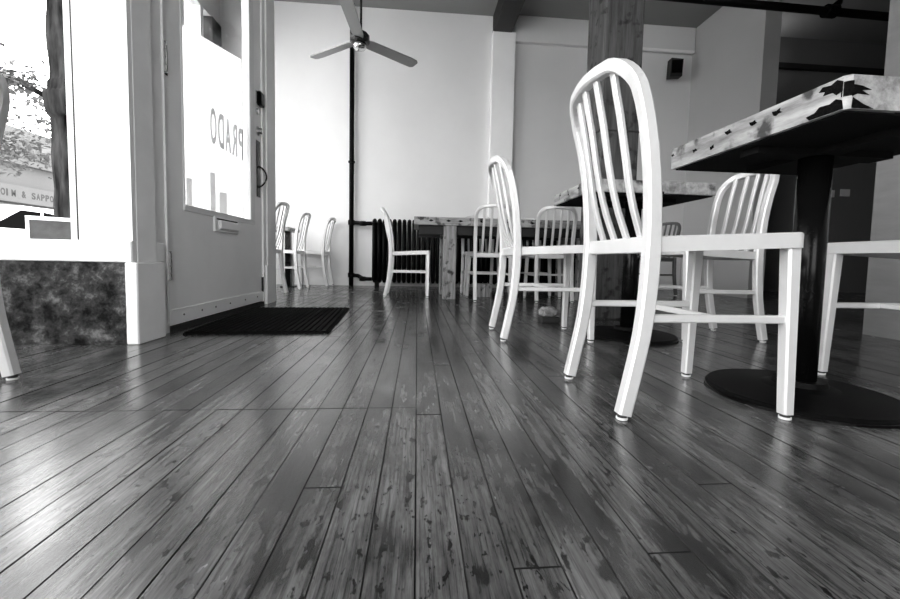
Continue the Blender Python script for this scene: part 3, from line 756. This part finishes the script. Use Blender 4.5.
# shrub-like street trees across the road
for (x, y, z, n, lab) in ((-10.9, 13.3, 3.6, 1300, 'pale leafy tree across the street, left of the dark trunk'),):
    t = empty('far_tree', (x, y, -.06)); tag(t, lab, 'tree')
    bm = bmesh.new(); tube(bm, [(0, 0, 0), (.1, 0, z)], [.14, .08], 10); link('trunk', bm, 'bark', t, True)
    o = link('foliage', leaves([((-.6, -.5, z-.3), (.7, .6, .28)), ((0, 0, z+.4), (.7, .6, .5)), ((-1.3, -.8, z-.2), (.6, .6, .3)), ((.2, 0, z+1.2), (.5, .5, .35))], n, .20, 21), 'leaf', t); o['kind'] = 'stuff'
# parked car
t = empty('parked_car', (-8.7, 8.9, -.14), R(92)); tag(t, 'pale parked car with dark windows seen through the left window', 'car')
def car_body():
    bm = bmesh.new(); secs = []
    prof = [(-2.05, .35, .62), (-1.9, .28, .80), (-1.2, .25, .90), (-.2, .25, .92), (.9, .25, .93), (1.7, .27, .92), (2.05, .36, .70)]
    for x, zb, zt in prof:
        hw = .84 if abs(x) < 1.95 else .70
        secs.append([bm.verts.new((x, y, z)) for y, z in ((-hw, zb), (hw, zb), (hw+.02, (zb+zt)/2), (hw-.06, zt), (-hw+.06, zt), (-hw-.02, (zb+zt)/2))])
    for a, b in zip(secs, secs[1:]):
        for j in range(6): bm.faces.new((a[j], a[(j+1) % 6], b[(j+1) % 6], b[j]))
    bm.faces.new(secs[0][::-1]); bm.faces.new(secs[-1]); return bm
link('body', car_body(), 'car_paint', t)
bm = bmesh.new(); prism(bm, [(-1.0, .90), (1.75, .90), (1.25, 1.38), (.75, 1.43), (-.1, 1.42)], 1.40, 'y', -.70); cab = link('cabin', bm, 'car_paint', t)
for s in (-1, 1):
    for o1 in ([(-.72, .95), (.35, .95), (.35, 1.33), (-.08, 1.33)], [(.43, .95), (1.5, .95), (1.18, 1.28), (.43, 1.34)]):
        bm = bmesh.new(); prism(bm, o1, .02, 'y', s*.70-.01); link('side_window', bm, 'car_glass', cab)
    for x in (-1.3, 1.3):
        bm = bmesh.new(); lathe(bm, [(.31, -.09), (.33, -.05), (.33, .05), (.31, .09)], 24); bmesh.ops.rotate(bm, matrix=Matrix.Rotation(R(90), 3, 'X'), verts=bm.verts)
        bmesh.ops.translate(bm, vec=(x, s*.78, .33), verts=bm.verts); wh = link('wheel', bm, 'tyre', t)
        bm = bmesh.new(); lathe(bm, [(.2, -.012), (.2, .012)], 16); bmesh.ops.rotate(bm, matrix=Matrix.Rotation(R(90), 3, 'X'), verts=bm.verts); bmesh.ops.translate(bm, vec=(x, s*.875, .33), verts=bm.verts); link('hub', bm, 'chrome', wh)
# building across the street with a sign band
t = empty('street_building', (-14.6, 16.0, -.06), 0); tag(t, 'pale building across the street with a lettered sign band', 'building')
bx('wall', 'render_white', t, -4, 0, -14, 14, 0, 4.9)
for k in range(10):
    y = -12+k*2.6
    w_ = bx('window', 'far_window', t, 0, .06, y, y+1.5, 3.85, 4.6); bx('sash_bar', 'render_white', w_, .06, .10, y+.70, y+.80, 3.85, 4.6)
    bx('shop_pane', 'far_window', t, 0, .06, y-.3, y+1.9, .5, 2.1)
bx('cornice', 'render_grey', t, 0, .25, -14, 14, 3.55, 3.75)
for k in range(40): bx('railing_post', 'render_grey', t, .1, .16, -12+k*.6, -11.94+k*.6, 3.75, 4.2)
sg = bx('sign_band', 'render_white', t, 0, .35, -14, 14, 2.15, 2.75)
# sandwich board beside the trunk
t = empty('sandwich_board', (-3.86, 4.66, -.02), R(40)); tag(t, 'folding pavement board with pale frame beside the tree trunk', 'board')
for s in (1, -1):
    bm = bmesh.new(); box(bm, -.2, .2, -.012, .012, .05, .72); f = link('panel', bm, 'board', t); f.rotation_euler = (R(12)*s, 0, 0); f.location = (0, -.17*s, 0)
    for a in ((-.225, -.2, 0, .75), (.2, .225, 0, .75)): bx('frame_bar', 'trim_paint', f, a[0], a[1], -.018, .018, a[2], a[3])
    bx('frame_bar', 'trim_paint', f, -.2, .2, -.018, .018, .72, .75)

# the lettering on the sign band (reads along the street)
for k, ch in enumerate('OIM & SAPPO'):
    if ch == ' ': continue
    mt = Matrix(((0, 0, 1, .352), (1, 0, 0, -.92+k*.185), (0, 1, 0, 2.34), (0, 0, 0, 1)))
    letter(ch, sg, 'print_black', mt, .06 if ch == 'I' else .15, .24, .03)
